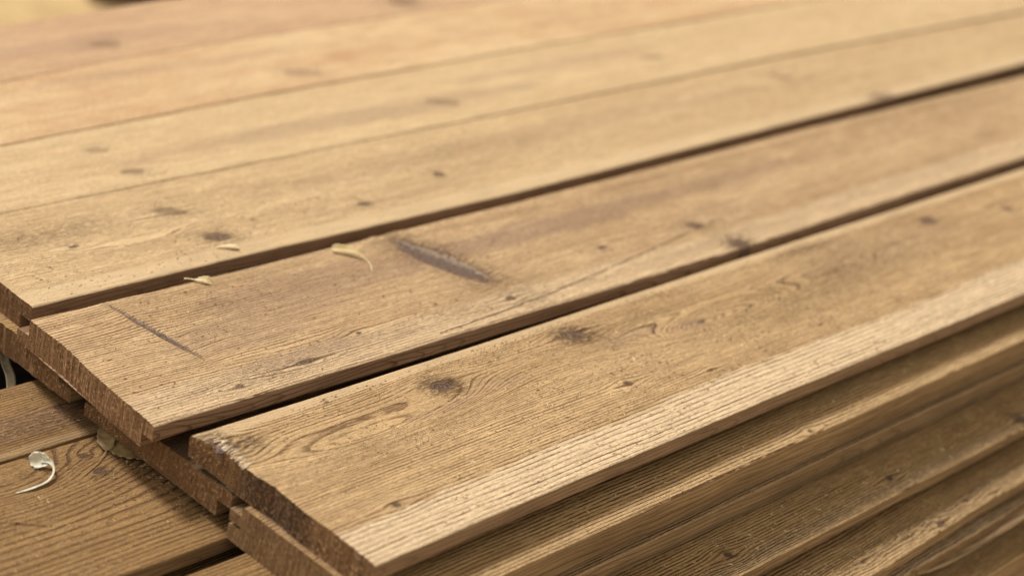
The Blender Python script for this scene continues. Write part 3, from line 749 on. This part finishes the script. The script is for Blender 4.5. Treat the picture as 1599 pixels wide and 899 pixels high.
# pale frayed fibres around the corner knot
FV = []; FF = []
rf_ = random.Random(8)
def fibre_strip(x, y, L, W_, ang, lift):
    c, s_ = math.cos(ang), math.sin(ang); b0 = len(FV)
    for (px, py, pz) in ((-L, -W_, 0), (-L, W_, 0), (0, -W_, lift), (0, W_, lift), (L, -W_ * .3, .1), (L, W_ * .3, .1), (0, 0, lift + W_ * .8)):
        FV.append(((x + px * c - py * s_) * MM - boardA.location.x, (y + px * s_ + py * c) * MM - boardA.location.y, (pz + .05) * MM - boardA.location.z))
    FF.extend([(b0, b0 + 2, b0 + 6), (b0, b0 + 6, b0 + 1), (b0 + 1, b0 + 6, b0 + 3), (b0 + 2, b0 + 4, b0 + 6), (b0 + 4, b0 + 5, b0 + 6), (b0 + 5, b0 + 3, b0 + 6)])
for i in range(38):
    t_ = i / 37
    fibre_strip(8.5 + rf_.uniform(-2.2, 2.0) - 4 * t_, 142 - 34 * t_ + rf_.uniform(-.6, .6), rf_.uniform(1.8, 4.4), rf_.uniform(.2, .42), rf_.uniform(-.25, .25), rf_.uniform(.05, .4))
ff = mesh_obj('torn_fibres', FV, FF, petal_mat('fibre_pale', (0.66, 0.52, 0.36), (0.46, 0.33, 0.20)), boardA, smooth=True)

# sawdust: crumbs and curls, too many to count
sb = NB('sawdust')
ri = sb.attr('tn')
sc = sb.mix(ri, (0.30, 0.17, 0.08), (0.74, 0.58, 0.37))
sm = sb.finish(sc, None, .8, .2)
rng = np.random.RandomState(5)
V = []; Fc = []; TN = []
def flake(x, y, z, L, Wd, H, ang, tn):
    c, s_ = math.cos(ang), math.sin(ang)
    b0 = len(V)
    pts = [(-L, -Wd * .4, 0), (L * .9, -Wd, 0), (L, Wd * .6, 0), (-L * .8, Wd, 0), (-L * .3, 0, H), (L * .5, Wd * .2, H * .9)]
    for (px, py, pz) in pts:
        V.append(((x + px * c - py * s_) * MM, (y + px * s_ + py * c) * MM, (z + pz) * MM)); TN.append(tn)
    Fc.extend([(b0, b0 + 1, b0 + 5, b0 + 4), (b0 + 1, b0 + 2, b0 + 5), (b0 + 2, b0 + 3, b0 + 4, b0 + 5), (b0 + 3, b0, b0 + 4)])
def scatter(n, xr, yr, z, size=(.18, .75), dens=None, seed=0, tnp=.62):
    rs = np.random.RandomState(seed)
    m = n * 8
    xs_ = rs.uniform(*xr, m); ys_ = rs.uniform(*yr, m)
    ok = rs.rand(m) < np.clip(.35 + fbm(xs_ / 45., ys_ / 14., seed + 3) * 1.8, .04, 1)
    if dens is not None: ok &= rs.rand(m) < dens(xs_)
    for x, y in list(zip(xs_[ok], ys_[ok]))[:n]:
        s_ = size[0] + (size[1] - size[0]) * rs.rand() ** 3
        flake(x, y, z + .05, s_ * (1 + rs.rand() * 1.6), s_ * (.35 + rs.rand() * .4), s_ * .8, rs.uniform(-.8, .8) if rs.rand() < .7 else rs.uniform(0, 3.1), (rs.uniform(.55, 1) if rs.rand() < tnp else rs.uniform(0, .3)))
scatter(8000, (5, 720), (36, 146), 0.0, dens=lambda x: .35 + .65 * np.clip((x - 60) / 200, 0, 1), seed=1)
scatter(700, (2, 720), (3, 36), 0.0, seed=2)
scatter(700, (60, 720), (10, 146), 0.0, size=(.45, .95), seed=21, tnp=.8)
scatter(220, (60, 600), (170, 290), 0.0, size=(.4, .9), seed=22, tnp=.75)
scatter(120, (250, 700), (-62, -28), -65.9, size=(.4, .9), seed=23, tnp=.8)
scatter(2600, (-5, 620), (170, 300), 0.0, seed=3)
scatter(1500, (10, 500), (325, 440), 0.0, seed=4)
scatter(2600, (-150, 5), (114, 236), -46.0, size=(.15, .6), seed=5, tnp=.5)
scatter(500, (-130, 0), (246, 308), -45.7, size=(.15, .5), seed=6)
scatter(500, (150, 700), (-24, -2), -20.1, seed=7)
scatter(900, (200, 720), (-61, -26), -65.9, seed=8)
scatter(700, (260, 720), (-87, -66), -85.9, seed=9)
for (x, y, L, Wd, a) in ((344, 269, 2.6, 1.0, -.2), (315, 195, 1.1, .6, 0), (320, 215, 1.0, .5, 1), (395, 58, 1.2, .5, .6), (300, 14, 1.6, .7, .3), (332, 5, 1.4, .6, .9)):
    flake(x, y, .1, L, Wd, .6, a, 1.0)
sdo = mesh_obj('sawdust', V, Fc, sm, smooth=False)
at = sdo.data.attributes.new('tn', 'FLOAT', 'POINT'); at.data.foreach_set('value', np.array(TN, dtype=np.float32))
tag(sdo, 'pale and brown sawdust crumbs strewn over the board faces', None, kind='stuff')

# black sheet added in the hollow to stand in for its deep shade
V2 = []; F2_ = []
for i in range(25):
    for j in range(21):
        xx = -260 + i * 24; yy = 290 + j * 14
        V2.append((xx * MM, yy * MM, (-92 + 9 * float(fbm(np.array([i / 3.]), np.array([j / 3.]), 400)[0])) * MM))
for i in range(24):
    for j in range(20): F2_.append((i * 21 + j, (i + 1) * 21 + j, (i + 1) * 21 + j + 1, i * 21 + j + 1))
wb = NB('hollow_shade'); wm = wb.finish((0.012, 0.011, 0.010), None, .55, .3)
wo = mesh_obj('shade_sheet', V2, F2_, wm)
tag(wo, 'added black sheet standing in for the deep shade of the hollow at the far left', 'plastic sheet')

# dark bearer on the ground beyond the stack
bv = [(0, 0, 0), (1.6, 0, 0), (1.6, .14, 0), (0, .14, 0), (0, .01, .12), (1.6, .01, .12), (1.6, .13, .12), (0, .13, .12)]
bf = [(0, 3, 2, 1), (4, 5, 6, 7), (0, 1, 5, 4), (2, 3, 7, 6), (1, 2, 6, 5), (3, 0, 4, 7)]
bo = mesh_obj('timber_bearer', bv, bf, edge_mat('bearer_wood', 31, base=(0.17, 0.10, 0.06), dark=(.08, .045, .028)), smooth=False, loc=(1.50, 2.34, -.62))
bo.rotation_euler.z = math.radians(-35)
tag(bo, 'dark brown timber bearer on the ground behind the stack at the top left', 'timber')
